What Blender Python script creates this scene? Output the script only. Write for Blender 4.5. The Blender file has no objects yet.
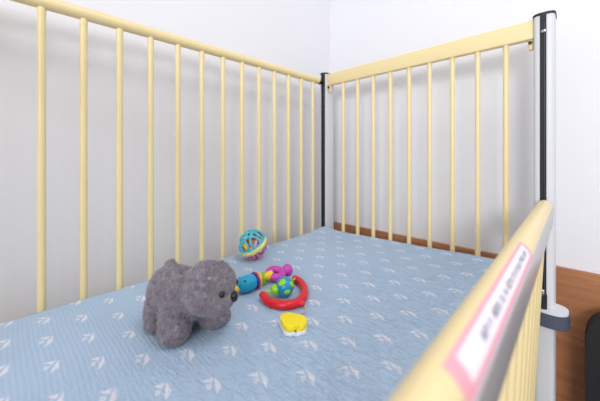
import bpy, bmesh, math, random
from mathutils import Vector, Matrix, noise
C = bpy.context.scene.collection
sc = bpy.context.scene
PI = math.pi
R = math.radians
H = 1.10            # eye height above the floor; the crib was measured down and up from it
ORG = {}

# ---------------------------------------------------------------- materials
def srgb(r, g, b):
    f = lambda c: (c/255/12.92) if c/255 <= .04045 else ((c/255+.055)/1.055)**2.4
    return (f(r), f(g), f(b), 1)

def mat(name, col, rough=.5, metal=0, var=.06, scale=30, bump=0, bscale=200, sheen=0, spec=.5, coat=0, stretch=None):
    m = bpy.data.materials.new(name); m.use_nodes = True
    nt = m.node_tree; n = nt.nodes; l = nt.links
    b = n['Principled BSDF']
    b.inputs['Roughness'].default_value = rough
    b.inputs['Metallic'].default_value = metal
    b.inputs['Specular IOR Level'].default_value = spec
    b.inputs['Coat Weight'].default_value = coat
    b.inputs['Sheen Weight'].default_value = sheen
    tc = n.new('ShaderNodeTexCoord')
    src = tc.outputs['Object']
    if stretch:
        mp = n.new('ShaderNodeMapping'); mp.inputs['Scale'].default_value = stretch
        l.new(src, mp.inputs[0]); src = mp.outputs[0]
    no = n.new('ShaderNodeTexNoise'); no.inputs['Scale'].default_value = scale; no.inputs['Detail'].default_value = 4
    l.new(src, no.inputs['Vector'])
    mx = n.new('ShaderNodeMix'); mx.data_type = 'RGBA'
    l.new(no.outputs['Fac'], mx.inputs['Factor'])
    mx.inputs['A'].default_value = tuple(c*(1-var) for c in col[:3])+(1,)
    mx.inputs['B'].default_value = tuple(min(1, c*(1+var)) for c in col[:3])+(1,)
    l.new(mx.outputs['Result'], b.inputs['Base Color'])
    if bump:
        n2 = n.new('ShaderNodeTexNoise'); n2.inputs['Scale'].default_value = bscale; n2.inputs['Detail'].default_value = 3
        l.new(src, n2.inputs['Vector'])
        bp = n.new('ShaderNodeBump'); bp.inputs['Strength'].default_value = bump; bp.inputs['Distance'].default_value = .002
        l.new(n2.outputs['Fac'], bp.inputs['Height']); l.new(bp.outputs['Normal'], b.inputs['Normal'])
    return m

M = {}
M['wall'] = mat('painted_plaster', (.79, .786, .818, 1), .75, var=.012, scale=3, bump=.12, bscale=120)
M['ceiling'] = mat('ceiling_paint', (.8, .8, .8, 1), .9, var=.01)
M['floor'] = mat('vinyl_floor', (.42, .39, .36, 1), .45, var=.08, scale=8)
M['cream'] = mat('cream_lacquered_steel', srgb(233, 213, 161), .34, var=.02, scale=14, spec=.45)
M['alu'] = mat('satin_aluminium_post', (.66, .665, .68, 1), .4, metal=0, var=.02, scale=6, stretch=(1, 1, .1))
M['grey_metal'] = mat('grey_metal_channel', (.58, .57, .59, 1), .35, metal=.5, var=.04)
M['black'] = mat('black_plastic', (.006, .0065, .010, 1), .55, var=.1)
M['steel'] = mat('polished_steel', (.55, .55, .58, 1), .15, metal=1, var=.02)
M['rod'] = mat('dark_guide_rod', (.05, .05, .06, 1), .35, metal=.5, var=.05)
M['slate'] = mat('slate_plastic', (.07, .078, .115, 1), .5, var=.05)
M['white_plastic'] = mat('white_plastic', (.72, .73, .76, 1), .4, var=.02)
M['matt'] = mat('mattress_ticking', (.62, .66, .72, 1), .8, var=.03)
M['platform'] = mat('platform_board', (.55, .5, .42, 1), .6)
M['chair'] = mat('black_mesh_fabric', (.012, .012, .014, 1), .8, var=.3, scale=300, bump=.6, bscale=500)
M['fur'] = mat('grey_plush', (.30, .265, .305, 1), .95, var=.5, scale=170, sheen=.35, spec=.1)
M['bead'] = mat('black_glossy_bead', (.006, .006, .008, 1), .12, var=.1)
def toy(name, c, rough=.32): M[name] = mat(name+'_toy_plastic', srgb(*c), rough, var=.02, scale=40)
toy('cyan', (20, 165, 205)); toy('teal', (70, 182, 200)); toy('yellow', (250, 205, 20)); toy('lemon', (245, 222, 20), .5)
toy('paleyellow', (248, 235, 125)); toy('purple', (140, 50, 165)); toy('magenta', (192, 62, 172))
toy('green', (140, 205, 25)); toy('red', (214, 20, 36)); toy('globe_blue', (22, 140, 185)); toy('pink', (214, 138, 182))
toy('white_toy', (235, 236, 240)); toy('string', (205, 190, 165), .8)

def wood_mat():
    m = mat('brown_wood_veneer', (.3, .12, .05, 1), .38, spec=.4)
    nt = m.node_tree; n = nt.nodes; l = nt.links; b = n['Principled BSDF']
    tc = n.new('ShaderNodeTexCoord'); mp = n.new('ShaderNodeMapping'); mp.inputs['Scale'].default_value = (2.5, 2.5, 30)
    l.new(tc.outputs['Object'], mp.inputs[0])
    no = n.new('ShaderNodeTexNoise'); no.inputs['Scale'].default_value = 2.2; no.inputs['Detail'].default_value = 8; no.inputs['Distortion'].default_value = .6
    l.new(mp.outputs[0], no.inputs['Vector'])
    cr = n.new('ShaderNodeValToRGB'); cr.color_ramp.elements[0].position = .3; cr.color_ramp.elements[1].position = .72
    cr.color_ramp.elements[0].color = srgb(152, 100, 66); cr.color_ramp.elements[1].color = srgb(178, 122, 84)
    l.new(no.outputs['Fac'], cr.inputs[0]); l.new(cr.outputs[0], b.inputs['Base Color'])
    return m
M['wood'] = wood_mat()

# the muslin sheet: woven checks, fine creases, a staggered repeat of little folded paper boats
def sheet_mat():
    m = bpy.data.materials.new('blue_muslin_with_paper_boats'); m.use_nodes = True
    nt = m.node_tree; n = nt.nodes; l = nt.links; b = n['Principled BSDF']
    b.inputs['Roughness'].default_value = .9; b.inputs['Sheen Weight'].default_value = .15; b.inputs['Specular IOR Level'].default_value = .15
    uv = n.new('ShaderNodeUVMap'); uv.uv_map = 'cloth'
    # the cloth is not pulled perfectly flat, so the print wanders a little
    dn = n.new('ShaderNodeTexNoise'); dn.inputs['Scale'].default_value = 7; l.new(uv.outputs[0], dn.inputs['Vector'])
    vm = n.new('ShaderNodeVectorMath'); vm.operation = 'MULTIPLY_ADD'
    l.new(dn.outputs['Color'], vm.inputs[0]); vm.inputs[1].default_value = (.010, .010, 0); l.new(uv.outputs[0], vm.inputs[2])
    sx = n.new('ShaderNodeSeparateXYZ'); l.new(vm.outputs[0], sx.inputs[0])
    def op(o, a, b_=None):
        q = n.new('ShaderNodeMath'); q.operation = o
        for i, v in enumerate((a, b_)):
            if v is None: continue
            if isinstance(v, (int, float)): q.inputs[i].default_value = v
            else: l.new(v, q.inputs[i])
        return q.outputs[0]
    X = op('SUBTRACT', sx.outputs[0], .005); Y = op('SUBTRACT', sx.outputs[1], .005)
    dx = op('SUBTRACT', X, -.4255); dy = op('SUBTRACT', Y, .1935)
    s0 = op('DIVIDE', op('ADD', dx, op('MULTIPLY', dy, .010)), .0785)
    t0 = op('DIVIDE', op('ADD', dy, op('MULTIPLY', dx, .038)), .0997)
    def boat(off):
        s = op('ADD', s0, off+.5); t = op('ADD', t0, off+.5)
        u = op('MULTIPLY', op('SUBTRACT', op('FRACT', s), .5), 78.5)    # mm from the motif's middle
        v = op('MULTIPLY', op('SUBTRACT', op('FRACT', t), .5), 99.7)
        u = op('ADD', u, 8); v = op('SUBTRACT', v, 10)
        def poly(P):
            A = sum(P[i][0]*P[(i+1) % len(P)][1]-P[(i+1) % len(P)][0]*P[i][1] for i in range(len(P)))
            if A < 0: P = P[::-1]
            r = None
            for i in range(len(P)):
                (ax, ay), (bx, by) = P[i], P[(i+1) % len(P)]
                L = math.hypot(bx-ax, by-ay); nx, ny = -(by-ay)/L, (bx-ax)/L
                d = op('ADD', op('ADD', op('MULTIPLY', u, nx), op('MULTIPLY', v, ny)), -(ax*nx+ay*ny))
                r = d if r is None else op('MINIMUM', r, d)
            q = n.new('ShaderNodeMapRange'); q.inputs['From Min'].default_value = -.6; q.inputs['From Max'].default_value = .5
            l.new(r, q.inputs['Value']); return q.outputs[0]
        a = poly([(0, .5), (20, -1), (28, -12), (12, -6.5)])
        c = poly([(-5, -16), (-.5, -2.5), (7, -8)])
        e = poly([(8.5, -9.5), (14, -13), (13, -18), (4.5, -15.5)])
        hole = poly([(9, -12.5), (11, -13.5), (10.5, -15.5), (8, -14.5)])
        return op('MAXIMUM', op('MAXIMUM', a, c), op('SUBTRACT', e, hole))
    mask = op('MAXIMUM', boat(0), boat(.5))
    wn = n.new('ShaderNodeTexNoise'); wn.inputs['Scale'].default_value = 420; wn.inputs['Detail'].default_value = 2; l.new(uv.outputs[0], wn.inputs['Vector'])
    mask = op('MULTIPLY', mask, op('ADD', op('MULTIPLY', wn.outputs['Fac'], .5), .52))
    cn = n.new('ShaderNodeTexNoise'); cn.inputs['Scale'].default_value = 9; cn.inputs['Detail'].default_value = 5; l.new(uv.outputs[0], cn.inputs['Vector'])
    base = n.new('ShaderNodeMix'); base.data_type = 'RGBA'; l.new(cn.outputs['Fac'], base.inputs['Factor'])
    base.inputs['A'].default_value = srgb(163, 186, 211); base.inputs['B'].default_value = srgb(176, 198, 222)
    # checks
    def wave(src, scale): return op('SINE', op('MULTIPLY', src, 2*PI/scale))
    chk = op('MULTIPLY', op('ADD', wave(X, .0062), wave(Y, .0062)), .5)
    dk = n.new('ShaderNodeMix'); dk.data_type = 'RGBA'; dk.blend_type = 'MULTIPLY'
    l.new(base.outputs['Result'], dk.inputs['A']); dk.inputs['B'].default_value = (.84, .87, .90, 1)
    l.new(op('MULTIPLY', op('GREATER_THAN', chk, .45), .35), dk.inputs['Factor'])
    fin = n.new('ShaderNodeMix'); fin.data_type = 'RGBA'; l.new(mask, fin.inputs['Factor'])
    l.new(dk.outputs['Result'], fin.inputs['A']); fin.inputs['B'].default_value = srgb(230, 226, 234)
    l.new(fin.outputs['Result'], b.inputs['Base Color'])
    # crinkle: stronger towards the far right of the cloth, as it lies
    mp = n.new('ShaderNodeMapping'); mp.inputs['Scale'].default_value = (34, 85, 1); mp.inputs['Rotation'].default_value = (0, 0, R(25))
    l.new(uv.outputs[0], mp.inputs[0])
    cr = n.new('ShaderNodeTexNoise'); cr.inputs['Scale'].default_value = 1.6; cr.inputs['Detail'].default_value = 5; cr.inputs['Distortion'].default_value = 1.2
    l.new(mp.outputs[0], cr.inputs['Vector'])
    reg = n.new('ShaderNodeMapRange'); l.new(op('ADD', X, op('MULTIPLY', Y, .35)), reg.inputs['Value'])
    reg.inputs['From Min'].default_value = -.5; reg.inputs['From Max'].default_value = -.1
    reg.inputs['To Min'].default_value = .12; reg.inputs['To Max'].default_value = 1.5
    hgt = op('ADD', op('MULTIPLY', op('MULTIPLY', cr.outputs['Fac'], reg.outputs[0]), 3.2), op('MULTIPLY', chk, .13))
    bp = n.new('ShaderNodeBump'); bp.inputs['Strength'].default_value = .8; bp.inputs['Distance'].default_value = .0022
    l.new(hgt, bp.inputs['Height']); l.new(bp.outputs['Normal'], b.inputs['Normal'])
    return m
M['sheet'] = sheet_mat()

# ---------------------------------------------------------------- shape helpers (world metres)
def smooth(bm, ang=None):
    for f in bm.faces: f.smooth = True

def obj(name, bm, m, parent=None, org=None, auto=True):
    me = bpy.data.meshes.new(name)
    o = bpy.data.objects.new(name, me); C.objects.link(o)
    if parent is not None:
        org = ORG[parent]; o.parent = parent
        o.location = (0, 0, 0)
    else:
        org = Vector(org or (0, 0, 0)); o.location = org
    ORG[o] = Vector(org)
    bmesh.ops.translate(bm, verts=bm.verts, vec=-Vector(org))
    bmesh.ops.recalc_face_normals(bm, faces=bm.faces)
    if auto:
        for e in bm.edges:
            if len(e.link_faces) == 2 and e.calc_face_angle(0) > R(38): e.smooth = False
        smooth(bm)
    bm.to_mesh(me); bm.free()
    for mm in (m if isinstance(m, (list, tuple)) else [m]): me.materials.append(mm)
    return o

def root(name, label, cat, loc, group=None):
    o = bpy.data.objects.new(name, None); C.objects.link(o); o.location = loc; o.empty_display_size = .05
    ORG[o] = Vector(loc); return tag(o, label, cat, group)
def tag(o, label=None, cat=None, group=None, kind=None):
    for k, v in (('label', label), ('category', cat), ('group', group), ('kind', kind)):
        if v: o[k] = v
    return o

def BM(): return bmesh.new()
def box(bm, x0, x1, y0, y1, z0, z1, bev=0, seg=2, mi=0):
    r = bmesh.ops.create_cube(bm, size=1)
    for v in r['verts']:
        v.co = Vector(((x0+x1)/2+v.co.x*(x1-x0), (y0+y1)/2+v.co.y*(y1-y0), (z0+z1)/2+v.co.z*(z1-z0)))
    fs = list({f for v in r['verts'] for f in v.link_faces})
    for f in fs: f.material_index = mi
    if bev:
        es = list({e for v in r['verts'] for e in v.link_edges})
        bmesh.ops.bevel(bm, geom=es, offset=bev, segments=seg, affect='EDGES', profile=.5)
    return r['verts']

def tube(bm, pts, r, seg=16, cap=True, closed=False, mi=0, round_ends=False):
    pts = [Vector(p) for p in pts]; N = len(pts)
    rs = list(r) if isinstance(r, (list, tuple)) else [r]*N
    if round_ends and not closed:
        def dome(p, q, rr):
            d = (p-q).normalized(); return [(p+d*rr*math.sin(a), rr*math.cos(a)) for a in (R(25), R(50), R(72), R(85))]
        h = dome(pts[0], pts[1], rs[0])[::-1]; t = dome(pts[-1], pts[-2], rs[-1])
        pts = [a for a, _ in h]+pts+[a for a, _ in t]; rs = [b for _, b in h]+rs+[b for _, b in t]; N = len(pts)
    up = None; rings = []
    for i, p in enumerate(pts):
        a = pts[(i-1) % N] if (closed or i > 0) else p
        b = pts[(i+1) % N] if (closed or i < N-1) else p
        t = (b-a).normalized()
        if up is None:
            up = Vector((0, 0, 1)) if abs(t.z) < .9 else Vector((1, 0, 0))
        s = t.cross(up)
        if s.length < 1e-5: s = t.cross(Vector((0, 1, 0)))
        s.normalize(); up = s.cross(t).normalized()
        rings.append([bm.verts.new(p+(s*math.cos(k*2*PI/seg)+up*math.sin(k*2*PI/seg))*rs[i]) for k in range(seg)])
    for i in range(N if closed else N-1):
        A = rings[i]; B = rings[(i+1) % N]
        for k in range(seg):
            f = bm.faces.new((A[k], A[(k+1) % seg], B[(k+1) % seg], B[k])); f.material_index = mi
    if cap and not closed:
        bm.faces.new(rings[0][::-1]).material_index = mi; bm.faces.new(rings[-1]).material_index = mi
    return rings

def catmull(P, n=8, closed=False):
    P = [Vector(p) for p in P]; out = []; N = len(P)
    for i in range(N if closed else N-1):
        g = lambda k: P[k % N] if closed else P[max(0, min(N-1, k))]
        a, b, c, d = g(i-1), g(i), g(i+1), g(i+2)
        for j in range(n):
            t = j/n
            out.append(.5*((2*b)+(c-a)*t+(2*a-5*b+4*c-d)*t*t+(3*b-a-3*c+d)*t**3))
    if not closed: out.append(P[-1])
    return out

def ellipsoid(bm, c, r, rot=None, u=24, v=14, mi=0):
    q = bmesh.ops.create_uvsphere(bm, u_segments=u, v_segments=v, radius=1)
    m = Matrix.Translation(Vector(c)) @ (rot.to_4x4() if rot else Matrix()) @ Matrix.Diagonal((*r, 1))
    bmesh.ops.transform(bm, matrix=m, verts=q['verts'])
    for f in {f for w in q['verts'] for f in w.link_faces}: f.material_index = mi
    return q['verts']

def lathe(bm, p0, axis, prof, seg=24, mi=0):
    """prof: (distance along the axis, radius)"""
    ax = Vector(axis).normalized(); p0 = Vector(p0)
    s = ax.orthogonal().normalized(); t = ax.cross(s)
    rings = []
    for d, r in prof:
        rings.append([bm.verts.new(p0+ax*d+(s*math.cos(k*2*PI/seg)+t*math.sin(k*2*PI/seg))*max(r, 1e-4)) for k in range(seg)])
    for A, B in zip(rings, rings[1:]):
        for k in range(seg):
            bm.faces.new((A[k], A[(k+1) % seg], B[(k+1) % seg], B[k])).material_index = mi
    bm.faces.new(rings[0][::-1]).material_index = mi; bm.faces.new(rings[-1]).material_index = mi

def extrude_outline(bm, pts, z0, z1, bev=0, mi=0):
    lo = [bm.verts.new((p[0], p[1], z0)) for p in pts]; hi = [bm.verts.new((p[0], p[1], z1)) for p in pts]
    N = len(pts); fs = [bm.faces.new(lo[::-1]), bm.faces.new(hi)]
    for i in range(N): fs.append(bm.faces.new((lo[i], lo[(i+1) % N], hi[(i+1) % N], hi[i])))
    for f in fs: f.material_index = mi
    if bev:
        es = [e for e in set(fs[1].edges)]+[e for e in set(fs[0].edges)]
        bmesh.ops.bevel(bm, geom=es, offset=bev, segments=3, affect='EDGES', profile=.5)

# ---------------------------------------------------------------- the room
WL, WB = -.850, 1.087
def struct(name, bm, m, org=(0, 0, 0)): return tag(obj(name, bm, m, org=org), kind='structure')
b = BM(); box(b, WL-.1, 3.2, -3.2, WB+.1, -.1, 0); struct('floor', b, M['floor'])
b = BM(); box(b, WL-.1, WL, -3.2, WB+.1, 0, 2.7); struct('wall_left', b, M['wall'])
b = BM(); box(b, WL, 3.2, WB, WB+.1, 0, 2.7); struct('wall_back', b, M['wall'])
b = BM(); box(b, WL-.1, 3.2, -3.2, WB+.1, 2.7, 2.8); struct('ceiling', b, M['ceiling'])
# brown wooden wall guard along the far wall, rising to just under mattress height
b = BM(); box(b, WL+.001, 3.2, WB-.016, WB+.001, .0, H-.311, bev=.003); struct('trim_1', b, M['wood'])

# ---------------------------------------------------------------- the crib
LX = -.767                     # axis of the long railing by the wall
EY = .945                      # plane of the head-end railing
CY0 = -.40                     # foot end, behind the viewer
crib = root('hospital_crib', 'cream and white metal hospital crib with slatted railings, standing in the room corner', 'crib', (-.42, .27, 0))
RR = .0135; RS = .0069

def spindle(parent, x, y, z0, z1, x1=None):
    b = BM(); x1 = x if x1 is None else x1
    tube(b, [(x1, y, z0), (x, y, z1-.012)], RS, 14)
    tube(b, [(x, y, z1-.013), (x, y, z1+.003)], RS+.0005, 14)
    return obj('spindle', b, M['cream'], parent)

# long railing by the wall
b = BM(); tube(b, [(LX, CY0+.03, H+.304), (LX, .905, H+.304)], RR, 24)
side = obj('side_railing', b, M['cream'], crib)
for i in range(-6, 13): spindle(side, LX, .0571+.0677*i, H-.44, H+.304-RR+.001)
b = BM(); tube(b, [(LX, CY0+.03, H-.45), (LX, .915, H-.45)], .0125, 20); obj('bottom_rail', b, M['cream'], side)
b = BM(); ellipsoid(b, (LX+.004, .908, H+.302), (.0105, .012, .0135)); tube(b, [(LX+.004, .905, H+.302), (LX+.006, .925, H+.302)], .008, 14)
obj('rail_connector', b, M['black'], side)

# railing at the head end: a flat board on top, rising very slightly to the right
def end_rail(y, sgn, name):
    b = BM(); vs = box(b, -.7465, -.081, y-.010, y+.010, 0, .0485, bev=0)
    for v in vs:
        k = (v.co.x+.745)/(.664); v.co.z += H+.2857+.0083*k
    bmesh.ops.bevel(b, geom=b.edges[:], offset=.003, segments=3, affect='EDGES', profile=.5)
    e = obj(name, b, M['cream'], crib)
    for i in range(9):
        x = -.672+.0664*i; k = (x+.745)/.664
        spindle(e, x, y, H-.44, H+.2857+.0083*k+.002)
    b = BM(); tube(b, [(-.745, y, H-.45), (-.083, y, H-.45)], .0125, 20); obj('bottom_rail', b, M['cream'], e)
    for x, k in ((-.738, 0), (-.0878, 1)):
        b = BM(); z = H+.2857+.0083*k
        box(b, x-.0055, x+.0055, y-.006, y+.006, z-.026, z+.004, bev=.003, seg=3)
        tb = obj('mounting_tab', b, M['cream'], e)
        b = BM(); tube(b, [(x-.001, y-.0055*sgn, z-.008), (x-.001, y-.011*sgn, z-.008)], .0042, 12); ellipsoid(b, (x-.001, y-.011*sgn, z-.008), (.0035, .002, .0035), u=12, v=8)
        obj('tab_screw', b, M['rod'], tb)
end_rail(EY, 1, 'end_railing')
end_rail(CY0-.005, -1, 'end_railing')

# corner posts: satin profile with a black guide channel
def post(x0, x1, y0, y1, ztop, gx0, gx1, face, gbot):
    b = BM()
    # rounded profile
    cxx, cyy, a, c = (x0+x1)/2, (y0+y1)/2, (x1-x0)/2, (y1-y0)/2
    P = []
    for k in range(40):
        t = k*2*PI/40; ct, st = math.cos(t), math.sin(t)
        P.append((cxx+a*math.copysign(abs(ct)**.45, ct), cyy+c*math.copysign(abs(st)**.45, st)))
    extrude_outline(b, P, .075, ztop)
    p = obj('corner_post', b, M['alu'], crib)
    yf = y0 if face < 0 else y1
    b = BM(); box(b, gx0, gx1, yf-.0015, yf+.0015, gbot, ztop+.001, bev=.0006, seg=1)
    g = obj('guide_channel', b, M['black'], p)
    b = BM(); tube(b, [(gx1-.0035, yf+face*.0025, gbot+.02), (gx1-.0035, yf+face*.0025, ztop-.02)], .0014, 10)
    obj('guide_rod', b, M['rod'], g)
    b = BM(); Q = [(cxx+(q[0]-cxx)*1.07, cyy+(q[1]-cyy)*1.05) for q in P]
    extrude_outline(b, Q, ztop, ztop+.006, bev=.0015)
    obj('post_cap', b, M['black'], p)
    b = BM(); zc = .035
    tube(b, [(cxx-.012, cyy, zc), (cxx+.012, cyy, zc)], .035, 28); 
    w = obj('caster_wheel', b, M['slate'], p)
    b = BM(); box(b, cxx-.019, cxx-.013, cyy-.012, cyy+.012, .03, .078); box(b, cxx+.013, cxx+.019, cyy-.012, cyy+.012, .03, .078); box(b, cxx-.019, cxx+.019, cyy-.012, cyy+.012, .072, .08)
    obj('caster_fork', b, M['rod'], w)
    return p
pl = post(-.777, -.7445, .9225, .985, H+.333, -.7665, -.7475, -1, H-.40)
pr = post(-.0825, -.0405, .923, .985, H+.3435, -.0685, -.0562, -1, H-.37)
post(-.777, -.7445, CY0-.048, CY0+.014, H+.333, -.7665, -.7475, 1, H-.40)
post(-.0825, -.0405, CY0-.048, CY0+.014, H+.3435, -.0685, -.0562, 1, H-.37)
b = BM(); ellipsoid(b, (-.0605, .9190, H+.302), (.0058, .004, .0045), u=14, v=10); obj('post_screw', b, M['steel'], pr)
# stopper collar and plug low on the drop-side post
b = BM(); P = [(-.052+.0385*math.copysign(abs(math.cos(t))**.8, math.cos(t)), .932+.037*math.copysign(abs(math.sin(t))**.8, math.sin(t))) for t in [k*2*PI/48 for k in range(48)]]
extrude_outline(b, P, H-.408, H-.376, bev=.004)
col = obj('stopper_collar', b, M['slate'], pr); tag(col, 'dark slate plastic collar')
b = BM(); extrude_outline(b, [(-.052+(p[0]+.052)*.93, .932+(p[1]-.932)*.93) for p in P], H-.377, H-.3715, bev=.002)
obj('collar_top', b, M['white_plastic'], col)
b = BM(); tube(b, [(-.0628, .915, H-.372), (-.0628, .915, H-.338)], .0085, 20); obj('stopper_plug', b, M['black'], col)
b = BM(); tube(b, [(-.0628, .915, H-.338), (-.0628, .915, H-.332)], .004, 12); ellipsoid(b, (-.0628, .915, H-.330), (.0042, .0042, .004), u=14, v=10); obj('plug_screw', b, M['steel'], col)

# the drop side, lowered: oval wooden-look top rail with a metal strip along its outer flank
RA, RB_, RZ = .0155, .022, H-.130
def rail_c(y): return -.0520-.0078*y
def rail_pt(y, ph, off=0):
    return Vector((rail_c(y)+(RA+off)*math.sin(ph), y, RZ+(RB_+off)*math.cos(ph)))
b = BM(); ys = [CY0+.02+i*(.905-CY0-.02)/20 for i in range(21)]; rings = []
for y in ys: rings.append([b.verts.new(rail_pt(y, k*2*PI/36)) for k in range(36)])
for A, B_ in zip(rings, rings[1:]):
    for k in range(36): b.faces.new((A[k], A[(k+1) % 36], B_[(k+1) % 36], B_[k]))
b.faces.new(rings[0]); b.faces.new(rings[-1][::-1])
drop = obj('drop_side_railing', b, M['cream'], crib)
b = BM(); vs = box(b, 0, .0105, CY0+.02, .904, H-.160, H-.124, bev=.0015)
for v in b.verts: v.co.x += rail_c(v.co.y)+.0062
obj('metal_strip', b, M['grey_metal'], drop)
b = BM(); tube(b, [(rail_c(.9), .900, RZ), (rail_c(.9), .921, RZ)], [.0135, .010], 20); obj('rail_connector', b, M['black'], drop)
for i in range(18):
    y = -.320+.0677*i
    spindle(drop, rail_c(y), y, H-.71, RZ-RB_+.002, x1=rail_c(y)-.026)
b = BM(); tube(b, [(rail_c(CY0)-.027, CY0+.03, H-.72), (rail_c(.9)-.027, .905, H-.72)], .0125, 20); obj('bottom_rail', b, M['cream'], drop)

# printed sticker on the outer shoulder of the drop side rail
def strip(bm, y0, y1, p0, p1, off, mi, ny=24, nphi=8):
    g = [[bm.verts.new(rail_pt(y0+(y1-y0)*i/ny, p0+(p1-p0)*j/nphi, off)) for j in range(nphi+1)] for i in range(ny+1)]
    for i in range(ny):
        for j in range(nphi):
            bm.faces.new((g[i][j], g[i+1][j], g[i+1][j+1], g[i][j+1])).material_index = mi
SY0, SY1, SP0, SP1 = .157, .450, R(10), R(74)
M['pink_ink'] = mat('pink_label_border', srgb(240, 165, 180), .45, var=.02)
M['label_white'] = mat('white_label_stock', srgb(238, 232, 240), .45, var=.01)
M['label_ink'] = mat('grey_label_ink', srgb(100, 90, 112), .6, var=.05)
b = BM(); strip(b, SY0, SY1, SP0, SP1, .0003, 0)
st = obj('warning_label', b, [M['pink_ink']], drop); tag(st, 'pink bordered white sticker with a line of grey print')
# white field and print share the sticker's face
me = st.data; b2 = BM(); b2.from_mesh(me)
o0 = ORG[drop]
def strip2(*a, **k):
    n0 = len(b2.verts); strip(b2, *a, **k); b2.verts.ensure_lookup_table()
    for v in b2.verts[n0:]: v.co -= o0
me.materials.append(M['label_white']); me.materials.append(M['label_ink'])
strip2(SY0+.014, SY1-.012, R(21), R(62), .0005, 1)
random.seed(5)
y = SY0+.050
while y < SY1-.028:      # unreadable small print: runs of short strokes
    for k in range(random.choice((2, 3, 4, 5))):
        w = random.uniform(.003, .005)
        a = random.choice((34, 36)); z = random.choice((46, 49))
        strip2(y, y+.0012, R(a), R(z), .0007, 2, ny=1, nphi=3)
        if random.random() < .7: strip2(y+.0012, y+w-.001, R(a), R(a+3), .0007, 2, ny=1, nphi=1)
        if random.random() < .6: strip2(y+.0012, y+w-.001, R(z-3), R(z), .0007, 2, ny=1, nphi=1)
        if random.random() < .5: strip2(y+w-.0014, y+w-.0004, R(a), R(z), .0007, 2, ny=1, nphi=3)
        y += w+.0008
    y += .004
for f in b2.faces: f.smooth = True
b2.to_mesh(me); b2.free()

# bed base under the mattress
b = BM(); box(b, -.745, -.088, CY0+.02, .915, H-.435, H-.405, bev=.003); obj('bed_base', b, M['platform'], crib)
for x in (-.761, -.078):
    if x < -.5: continue
b = BM()
for x in (-.745, -.088): tube(b, [(x, CY0+.01, H-.425), (x, .928, H-.425)], .010, 12)
tube(b, [(-.75, .925, H-.425), (-.08, .925, H-.425)], .009, 12); tube(b, [(-.75, CY0+.016, H-.425), (-.08, CY0+.016, H-.425)], .009, 12)
obj('base_frame', b, M['alu'], crib)

# ---------------------------------------------------------------- mattress and sheet
MX0, MX1, MY0, MY1 = -.7545, -.106, CY0+.035, .9285
b = BM(); box(b, MX0+.006, MX1-.006, MY0+.006, MY1-.006, H-.405, H-.306, bev=.02, seg=4)
tag(obj('crib_mattress', b, M['matt'], org=(-.43, .27, H-.405)), 'pale crib mattress lying under the blue printed sheet', 'mattress')

def top_z(x, y):
    z = -.3
    k = max(0, (y-.45)/.48)
    z += k**2*(.004+.020*max(0, (x+.68)/.5)**1.1) if x > -.7 else k**2*.004
    z += .009*math.exp(-((x+.73)/.035)**2-((y-.90)/.05)**2)
    z += .0012*noise.noise(Vector((x*9, y*9, 0)))+.0009*noise.noise(Vector((x*22+5, y*22, 3)))
    z += .0012*max(0, min(1, (x+.5)/.3))*noise.noise(Vector((x*60+y*30, y*45-x*20, 7)))
    return H+z
def sheet():
    b = BM(); nx, ny = 150, 290
    rr = .018
    def prof(t, a, c):      # walk over the edge: t from -drop to width+drop
        return t
    drop_ = .075; arc = rr*PI/2
    def edge(t, a, c):      # t = arclength coordinate measured from a; returns (coordinate, fall)
        L = c-a; flat0 = rr; flat1 = L-rr
        if t < flat0:
            s = flat0-t
            if s < arc: q = s/rr; return a+rr-rr*math.sin(q), rr*(1-math.cos(q))
            return a, rr+(s-arc)
        if t > flat1:
            s = t-flat1
            if s < arc: q = s/rr; return c-rr+rr*math.sin(q), rr*(1-math.cos(q))
            return c, rr+(s-arc)
        return a+t, 0
    def samples(L, n):
        ext = arc-rr+drop_
        out = [-ext, -ext*.6, -ext*.3]+[(-(arc-rr))+(arc)*k/6 for k in range(6)]
        out += [rr+(L-2*rr)*k/n for k in range(n+1)]
        out += [L-a for a in out[:9][::-1]]
        return out
    xs = samples(MX1-MX0, nx); ys = samples(MY1-MY0, ny)
    ul = b.loops.layers.uv.new('cloth'); G = []; UV = {}
    for ty in ys:
        y, fy = edge(ty, MY0, MY1); row = []
        for tx in xs:
            x, fx = edge(tx, MX0, MX1)
            v = b.verts.new((x, y, top_z(x, y)-max(fx, fy)-.25*min(fx, fy)))
            UV[v] = (MX0+tx, MY0+ty); row.append(v)
        G.append(row)
    for i in range(len(ys)-1):
        for j in range(len(xs)-1):
            f = b.faces.new((G[i][j], G[i][j+1], G[i+1][j+1], G[i+1][j])); f.smooth = True
            for lp in f.loops: lp[ul].uv = UV[lp.vert]
    return b
sh = obj('bed_sheet', sheet(), M['sheet'], org=(-.43, .27, H-.38), auto=False)
tag(sh, 'light blue muslin sheet printed with small white paper boats, spread over the mattress', 'sheet')
ST = lambda x, y: top_z(x, y)+.0004
Z0 = H-.2998

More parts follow.
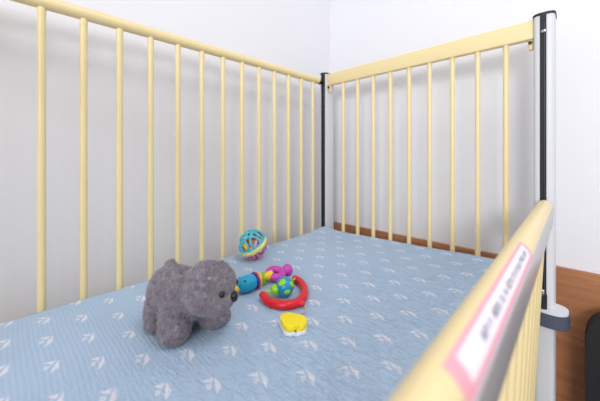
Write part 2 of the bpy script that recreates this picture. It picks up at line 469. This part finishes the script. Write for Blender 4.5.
# ---------------------------------------------------------------- plush bear
def bear():
    g = root('plush_bear', 'grey plush toy bear with black eyes, standing on all fours on the blue sheet', 'stuffed toy', (-.49, .22, Z0))
    b = BM()
    def E(x, y, z, rx, ry, rz, az=0, tilt=0):
        k = .955; x = -.475+(x+.475)*k+.0125*(x < -.52)+.006*(-.52 < x < -.49); y = .213+(y-.215)*k; z *= k; rx *= k; ry *= k; rz *= k
        rot = Matrix.Rotation(R(az), 3, 'Z') @ Matrix.Rotation(R(tilt), 3, 'Y')
        ellipsoid(b, (x, y, Z0+z), (rx, ry, rz), rot, 28, 18)
    E(-.533, .213, .064, .038, .040, .044)                # rump
    E(-.505, .216, .067, .046, .041, .043, 5)             # belly and back
    E(-.474, .222, .066, .038, .040, .040, 10)            # chest and shoulders
    E(-.452, .228, .083, .031, .033, .032, 20)            # neck
    E(-.431, .236, .0895, .038, .039, .0415, 30)            # skull
    E(-.413, .245, .0765, .026, .030, .026, 30, 12)        # muzzle and cheeks
    E(-.403, .251, .0760, .017, .019, .017, 30, 14)
    E(-.4190, .2480, .0930, .029, .032, .033, 30)         # forehead
    # near front leg: thick column
    E(-.468, .197, .040, .0245, .024, .040); E(-.466, .196, .022, .025, .024, .0225)
    # near hind leg
    E(-.536, .188, .036, .019, .020, .036); E(-.536, .187, .019, .019, .020, .0195)
    # far hind leg
    E(-.548, .246, .034, .020, .020, .036); E(-.546, .248, .018, .021, .020, .0185)
    # far front leg, paw pushed forward
    E(-.476, .252, .038, .021, .021, .036); E(-.462, .265, .019, .029, .021, .0185, 42)
    # ears: folded discs on the sides and back of the skull
    E(-.4540, .1965, .094, .0175, .0075, .0215, 40, 8)
    E(-.430, .262, .114, .012, .009, .012, 25, 0)
    E(-.561, .222, .099, .010, .010, .010)                # stub tail
    me = bpy.data.meshes.new('tmp'); b.to_mesh(me); b.free()
    t = bpy.data.objects.new('tmp', me); C.objects.link(t)
    rm = t.modifiers.new('r', 'REMESH'); rm.mode = 'VOXEL'; rm.voxel_size = .0022
    sm = t.modifiers.new('s', 'SMOOTH'); sm.iterations = 4; sm.factor = .5
    dg = bpy.context.evaluated_depsgraph_get(); dg.update()
    ev = t.evaluated_get(dg); me2 = bpy.data.meshes.new_from_object(ev)
    bpy.data.objects.remove(t); bpy.data.meshes.remove(me)
    B = BM(); B.from_mesh(me2); bpy.data.meshes.remove(me2)
    B.normal_update()
    faces = list(B.faces); rnd = random.Random(3)
    # pile height variation of the plush
    for v in B.verts:
        n1 = noise.noise(v.co*230); v.co += v.normal*(.0015*n1)
        if v.co.z < Z0+.0006: v.co.z = Z0+.0006
    areas = [f.calc_area() for f in faces]; tot = sum(areas)
    NT = 20000
    face_c = Vector((-.402, .252, Z0+.078))
    for f, a in zip(faces, areas):
        k = a/tot*NT; k = int(k)+(1 if rnd.random() < k-int(k) else 0)
        co = [v.co.copy() for v in f.verts]
        for _ in range(k):
            w = [rnd.random() for _ in co]; s = sum(w); p = sum((c*q for c, q in zip(co, w)), Vector())/s
            nrm = f.normal
            short = min(1, max(.35, (p-face_c).length/.035))
            Ln = rnd.uniform(.0028, .0056)*short; wd = rnd.uniform(.0008, .0013)
            cl = noise.noise_vector(p*140)
            d = (nrm*.9+cl*1.3+Vector((rnd.uniform(-.35, .35), rnd.uniform(-.35, .35), rnd.uniform(-.6, .1)))).normalized()
            if d.dot(nrm) < .25: d = (d+nrm*(.45-d.dot(nrm))).normalized()
            tip = p+d*Ln
            if tip.z < Z0+.0004: tip.z = Z0+.0004
            t1 = d.orthogonal().normalized(); t2 = d.cross(t1)
            mid = p+d*Ln*.5+cl*.0006
            base = [B.verts.new(p-nrm*.0006+(t1*math.cos(q)+t2*math.sin(q))*wd) for q in (0, 2.1, 4.2)]
            md = [B.verts.new(mid+(t1*math.cos(q)+t2*math.sin(q))*wd*.8) for q in (0, 2.1, 4.2)]
            tp = B.verts.new(tip)
            for i in range(3):
                j = (i+1) % 3
                B.faces.new((base[i], base[j], md[j], md[i])).smooth = True
                B.faces.new((md[i], md[j], tp)).smooth = True
    for f in B.faces: f.smooth = True
    me = bpy.data.meshes.new('body'); o = bpy.data.objects.new('body', me); C.objects.link(o); o.parent = g; ORG[o] = ORG[g]
    bmesh.ops.translate(B, verts=B.verts, vec=-ORG[g]); B.to_mesh(me); B.free(); me.materials.append(M['fur'])
    fw = Vector((math.cos(R(30)), math.sin(R(30)), 0)); lt = Vector((-fw.y, fw.x, 0))
    rot = Matrix.Rotation(R(30), 3, 'Z')
    for s in (-1, 1):
        c = Vector((-.432, .234, Z0+.0885))+fw*.0325+lt*s*.0205
        b = BM(); ellipsoid(b, c+fw*(.0050 if s < 0 else .0045)+lt*(.003 if s > 0 else -.0025), (.0044, .0046, .0050), rot, 20, 14); obj('eye', b, M['bead'], g)
    b = BM(); ellipsoid(b, Vector((-.404, .2483, Z0+.0770))+fw*.0160, (.0055, .0068, .0085), rot, 20, 14); obj('nose', b, M['bead'], g)
bear()

# ---------------------------------------------------------------- openwork ball
def ball():
    c = Vector((-.676, .506, Z0+.0425)); r = .0420; tr = .0029
    g = root('rattle_ball', 'openwork ball, teal above and pink below with a pale yellow band, by the railing', 'ball', (c.x, c.y, Z0))
    a = math.atan2(278.5, 289)
    right = Vector((math.cos(a), math.sin(a), 0)); back = Vector((math.sin(a), -math.cos(a), 0))
    ax = (right*-.42+Vector((0, 0, .86))+back*.28).normalized(); u = ax.orthogonal().normalized(); w = ax.cross(u)
    def sp(lat, lon, rad=r): return c+(ax*math.sin(lat)+(u*math.cos(lon)+w*math.sin(lon))*math.cos(lat))*(rad-tr)
    def par(bm, lat, rad=r, t=tr, n=48): tube(bm, [sp(lat, k*2*PI/n, rad) for k in range(n)], t, 8, closed=True)
    def half(sg, nm, m):
        b = BM()
        par(b, sg*R(62)); par(b, sg*R(8), t=.0032)
        for k in range(6):       # petal loops reaching from the pole ring to the belt
            lo = k*PI/3
            pts = [sp(sg*R(la), lo+R(dl)) for la, dl in ((60, 0), (46, 15), (28, 21), (10, 15))]; tube(b, catmull(pts, 5), tr, 8)
            pts = [sp(sg*R(la), lo+R(dl)) for la, dl in ((60, 0), (46, -15), (28, -21), (10, -15))]; tube(b, catmull(pts, 5), tr, 8)
        for k in range(4):
            tube(b, catmull([sp(sg*R(64), k*PI/2), sp(sg*R(80), k*PI/2), sp(sg*R(89), k*PI/2)], 3), tr, 8)
        return obj(nm, b, m, g)
    half(1, 'upper_lattice', M['teal']); half(-1, 'lower_lattice', M['pink'])
    b = BM(); n = 56; rings = []
    for k in range(n):
        lo = k*2*PI/n; q = []
        for la, rd in ((-16, -.004), (-17, .0010), (-8, .0030), (2, .0030), (9, .0012), (8, -.004)):
            q.append(b.verts.new(sp(R(la), lo, r+rd)))
        rings.append(q)
    for k in range(n):
        A, D = rings[k], rings[(k+1) % n]
        for j in range(6): b.faces.new((A[j], A[(j+1) % 6], D[(j+1) % 6], D[j]))
    obj('middle_band', b, M['paleyellow'], g)
    # coloured rings and the small drum seen through the openings
    for nm, m, tilt, rad in (('inner_ring', M['pink'], 35, .030), ('inner_ring', M['yellow'], -40, .027), ('inner_ring', M['pink'], 80, .024)):
        b = BM(); e1 = (u*math.cos(R(tilt))+ax*math.sin(R(tilt))); 
        tube(b, [c+(e1*math.cos(t)+w*math.sin(t))*rad for t in [k*2*PI/40 for k in range(40)]],   .0052, 8, closed=True); obj(nm, b, m, g)
    b = BM(); ellipsoid(b, c, (.013, .013, .013)); obj('rattle_bead', b, M['yellow'], g)
ball()

# ---------------------------------------------------------------- bird-headed stick rattle
def stick():
    g = root('stick_rattle', 'stick rattle with cyan bird head and magenta handle, by the bear nose', 'rattle', (-.52, .41, Z0))
    zc = Z0+.0182
    ax = Vector((.01, 1, -.015)).normalized(); p0 = Vector((-.5245, .3500, zc))
    b = BM(); lathe(b, p0, ax, [(0, .0008), (.0015, .006), (.005, .0115), (.011, .0158), (.018, .0176), (.028, .0178), (.038, .0172), (.0435, .015), (.0455, .010), (.046, .001)], 32)
    h = obj('bird_head', b, M['cyan'], g)
    b = BM(); lathe(b, p0-ax*.0105+Vector((0, 0, -.006)), ax+Vector((0, 0, .15)), [(0, .0008), (.001, .003), (.004, .0052), (.014, .0072), (.016, .002)], 20); obj('beak', b, M['yellow'], h)
    for s in (-1, 1):
        b = BM(); ellipsoid(b, p0+ax*.014+Vector((s*.0105, 0, .0118)), (.0027, .0028, .0024), u=14, v=10); obj('eye', b, M['bead'], h)
    def disc(d, r, t, m, nm, tilt=(0, 0, 0), dz=0):
        b = BM(); A = (ax+Vector(tilt)).normalized(); tube(b, [p0+ax*d+Vector((0, 0, dz))+v for v in ring(A, r)], t, 10, closed=True)
        return obj(nm, b, m, g)
    def ring(A, r, n=36):
        s = A.orthogonal().normalized(); t = A.cross(s); return [(s*math.cos(k*2*PI/n)+t*math.sin(k*2*PI/n))*r for k in range(n)]
    b = BM(); lathe(b, p0+ax*.0445, ax, [(0, .010), (.0008, .0176), (.002, .0184), (.005, .0184), (.0062, .0172), (.0065, .008)], 32); obj('purple_disc', b, M['purple'], g)
    b = BM(); lathe(b, p0+ax*.0530, (ax+Vector((.18, 0, .05))), [(0, .009), (.0008, .0172), (.002, .018), (.0045, .018), (.0056, .0168), (.006, .008)], 32); obj('yellow_disc', b, M['yellow'], g)
    b = BM(); lathe(b, p0+ax*.046, ax, [(0, .006), (.001, .0068), (.030, .0068), (.034, .0095), (.050, .0098), (.052, .007)], 24); obj('shaft', b, M['yellow'], g)
    disc(.0745, .0118, .0024, M['green'], 'green_ring', (.8, 0, .3), -.002)
    # handle: thick ring then a waisted knob
    cen = p0+ax*.1090; b = BM()
    cen.z = Z0+.0150
    tube(b, [cen+Vector((math.cos(t)*.0150, math.sin(t)*.0160, math.cos(t)*-.004)) for t in [k*2*PI/40 for k in range(40)]], 0.0098, 14, closed=True)
    hd = obj('ring_handle', b, M['magenta'], g)
    b = BM(); pz = cen+Vector((0, .022, -.0020)); lathe(b, pz, (0, 1, 0), [(0, .005), (.001, .0095), (.005, .0098), (.009, .0118), (.013, .0138), (.019, .0142), (.0235, .0122), (.026, .007), (.0267, .001)], 24)
    obj('knob', b, M['magenta'], hd)
stick()

# ---------------------------------------------------------------- red horseshoe rattle with a spinning globe
def horseshoe():
    g = root('globe_rattle', 'red horseshoe rattle holding a blue and green globe, behind the yellow toy', 'rattle', (-.43, .42, Z0))
    P = [(-.4685, .3770), (-.4480, .3715), (-.4260, .3745), (-.4110, .3835), (-.4030, .3960), (-.4010, .4140), (-.4115, .4390), (-.4330, .4620), (-.4580, .4770), (-.4760, .4780)]
    b = BM(); tube(b, catmull([(x, y, Z0+.0082+(.0020 if i in (0, 9) else 0)) for i, (x, y) in enumerate(P)], 6), 0.0086, 18, round_ends=True)
    fr = obj('red_frame', b, M['red'], g)
    b = BM(); tube(b, catmull([(-.406, .405, Z0+.0085), (-.398, .408, Z0+.0085), (-.3905, .4115, Z0+.008)], 4), .0058, 14, round_ends=True); obj('hanging_lug', b, M['red'], fr)
    A = Vector((-.4685, .3790, Z0+.014)); Bp = Vector((-.4720, .4735, Z0+.014))
    cc = Vector((-.4500, .4200, Z0+.0205)); rg = .0196
    b = BM(); tube(b, [A, cc, Bp], .0028, 10); obj('axle', b, M['green'], fr)
    b = BM(); ellipsoid(b, cc, (rg, rg, rg), u=32, v=20); gl = obj('globe', b, M['globe_blue'], g)
    d1 = (A-cc).normalized(); d2 = (Bp-cc).normalized()
    for d in (d1, d2):
        b = BM(); lathe(b, cc+d*(rg-.003), d, [(0, .009), (.003, .0112), (.007, .0105), (.012, .0075), (.0145, .001)], 18); obj('green_hub', b, M['green'], gl)
    a = math.atan2(278.5, 289); right = Vector((math.cos(a), math.sin(a), 0)); back = Vector((math.sin(a), -math.cos(a), 0)); up = Vector((0, 0, 1))
    for i, (x, y, s) in enumerate(((.32, -.22, .0068), (-.28, .72, .0085), (.82, .42, .0075))):
        n_ = (right*x+up*y+back*math.sqrt(max(.05, 1-x*x-y*y))).normalized()
        b = BM(); q = n_.to_track_quat('Z', 'Y').to_matrix()
        ellipsoid(b, cc+n_*(rg-.0006), (s, s*.7, .0022), q @ Matrix.Rotation(i*1.1, 3, 'Z'), 16, 10)
        ellipsoid(b, cc+(n_+right*.2).normalized()*(rg-.0006), (s*.6, s*.6, .0022), q, 14, 8)
        obj('green_land', b, M['green'], gl)
    b = BM(); tube(b, catmull([(-.3915, .4105, Z0+.008), (-.384, .4135, Z0+.006), (-.3765, .4085, Z0+.0018), (-.3735, .3990, Z0+.0018), (-.3745, .389, Z0+.004), (-.374, .376, Z0+.006), (-.3735, .3705, Z0+.0075)], 6), .0009, 8)
    obj('cord', b, M['string'], g)
horseshoe()

# ---------------------------------------------------------------- yellow cloud-shaped toy
def cloud():
    P = [(-.3803, .346), (-.3815, .3565), (-.3755, .3625), (-.3671, .3660), (-.3595, .3705), (-.3486, .3725), (-.3387, .3680), (-.3305, .3573), (-.3305, .3475), (-.3370, .3420), (-.3395, .3345), (-.3455, .3290), (-.3544, .3290), (-.3640, .3345), (-.3725, .3380)]
    S = [(p.x, p.y) for p in catmull([(x, y, 0) for x, y in P], 5, closed=True)]
    g = root('cloud_toy', 'yellow puffy cloud-shaped toy with a white underside, in front of the red horseshoe rattle', 'toy', (-.355, .351, Z0))
    cx, cy = -.355, .351
    b = BM(); extrude_outline(b, [(cx+(x-cx)*1.03, cy+(y-cy)*1.03) for x, y in S], Z0+.0006, Z0+.0072, bev=.0018); obj('white_base', b, M['white_toy'], g)
    b = BM(); extrude_outline(b, S, Z0+.0074, Z0+.0158, bev=.0034); obj('yellow_top', b, M['lemon'], g)
    b = BM(); ellipsoid(b, (-.3375, .3395, Z0+.0085), (.0022, .002, .0014), u=14, v=8); obj('clasp', b, M['black'], g)
cloud()

# ---------------------------------------------------------------- black chair against the wood panel
def chair():
    g = root('black_chair', 'black padded chair against the brown wood panel, right of the crib post', 'chair', (.24, .80, 0))
    b = BM()
    # rounded backrest, slightly curved
    W, Hh = .215, .17; cxx, cz, yy = .226, .562, 1.005; P = []
    for k in range(64):
        t = k*2*PI/64; ct, st_ = math.cos(t), math.sin(t)
        P.append((cxx+W*math.copysign(abs(ct)**.36, ct), cz+Hh*math.copysign(abs(st_)**.36, st_)))
    F = [b.verts.new((x, yy-.022, z)) for x, z in P]; K = [b.verts.new((x, yy+.022, z)) for x, z in P]
    ff = b.faces.new(F); kk = b.faces.new(K[::-1])
    for i in range(64): b.faces.new((F[i], F[(i+1) % 64], K[(i+1) % 64], K[i]))
    bmesh.ops.bevel(b, geom=list(set(ff.edges) | set(kk.edges)), offset=.014, segments=4, affect='EDGES', profile=.5)
    obj('backrest', b, M['chair'], g)
    b = BM(); box(b, .015, .437, .56, .98, .405, .455, bev=.02, seg=4); obj('seat', b, M['chair'], g)
    for sx in (.05, .40):
        b = BM(); tube(b, [(sx, .965, .012), (sx, .985, .42), (sx, 1.004, .50)], .011, 12); obj('leg', b, M['rod'], g)
        b = BM(); tube(b, [(sx, .585, .012), (sx, .595, .42)], .011, 12); obj('leg', b, M['rod'], g)
        b = BM(); tube(b, [(sx, .595, .4), (sx, .985, .4)], .009, 12); obj('seat_frame', b, M['rod'], g)
chair()

# ---------------------------------------------------------------- ceiling lamp and daylight
lg = root('ceiling_lamp', 'square white ceiling light panel above the crib', 'ceiling lamp', (.45, .35, 2.7))
b = BM(); box(b, .12, .78, .02, .68, 2.665, 2.70, bev=.006); obj('lamp_housing', b, M['white_plastic'], lg)
def area(name, loc, rot, sx, sy, power, col):
    L = bpy.data.lights.new(name, 'AREA'); L.shape = 'RECTANGLE'; L.size = sx; L.size_y = sy; L.energy = power; L.color = col
    o = bpy.data.objects.new(name, L); o.location = loc; o.rotation_euler = rot; C.objects.link(o); return o
area('ceiling_light', (.45, .35, 2.66), (0, 0, 0), .6, .6, 9, (1, .985, .97))
area('window_daylight', (1.6, -2.95, 2.1), (R(78), 0, R(25)), 1.3, .9, 84, (.97, .98, 1))
w = bpy.data.worlds.new('daylight'); sc.world = w; w.use_nodes = True
w.node_tree.nodes['Background'].inputs[0].default_value = (.86, .90, 1, 1); w.node_tree.nodes['Background'].inputs[1].default_value = .8

# ---------------------------------------------------------------- camera
cam = bpy.data.cameras.new('camera'); co = bpy.data.objects.new('camera', cam); C.objects.link(co); sc.camera = co
cam.sensor_width = 36; cam.sensor_fit = 'HORIZONTAL'; cam.lens = 289*36/600
cam.shift_y = -45.5/600; cam.clip_start = .01
co.location = (0, 0, H); co.rotation_euler = (R(90), 0, math.atan2(278.5, 289))
cam.dof.use_dof = True; cam.dof.focus_distance = .66; cam.dof.aperture_fstop = 2.8
sc.view_settings.view_transform = 'Standard'; sc.view_settings.look = 'None'; sc.view_settings.gamma = 1
sc.view_settings.use_curve_mapping = False; sc.view_settings.exposure = .06
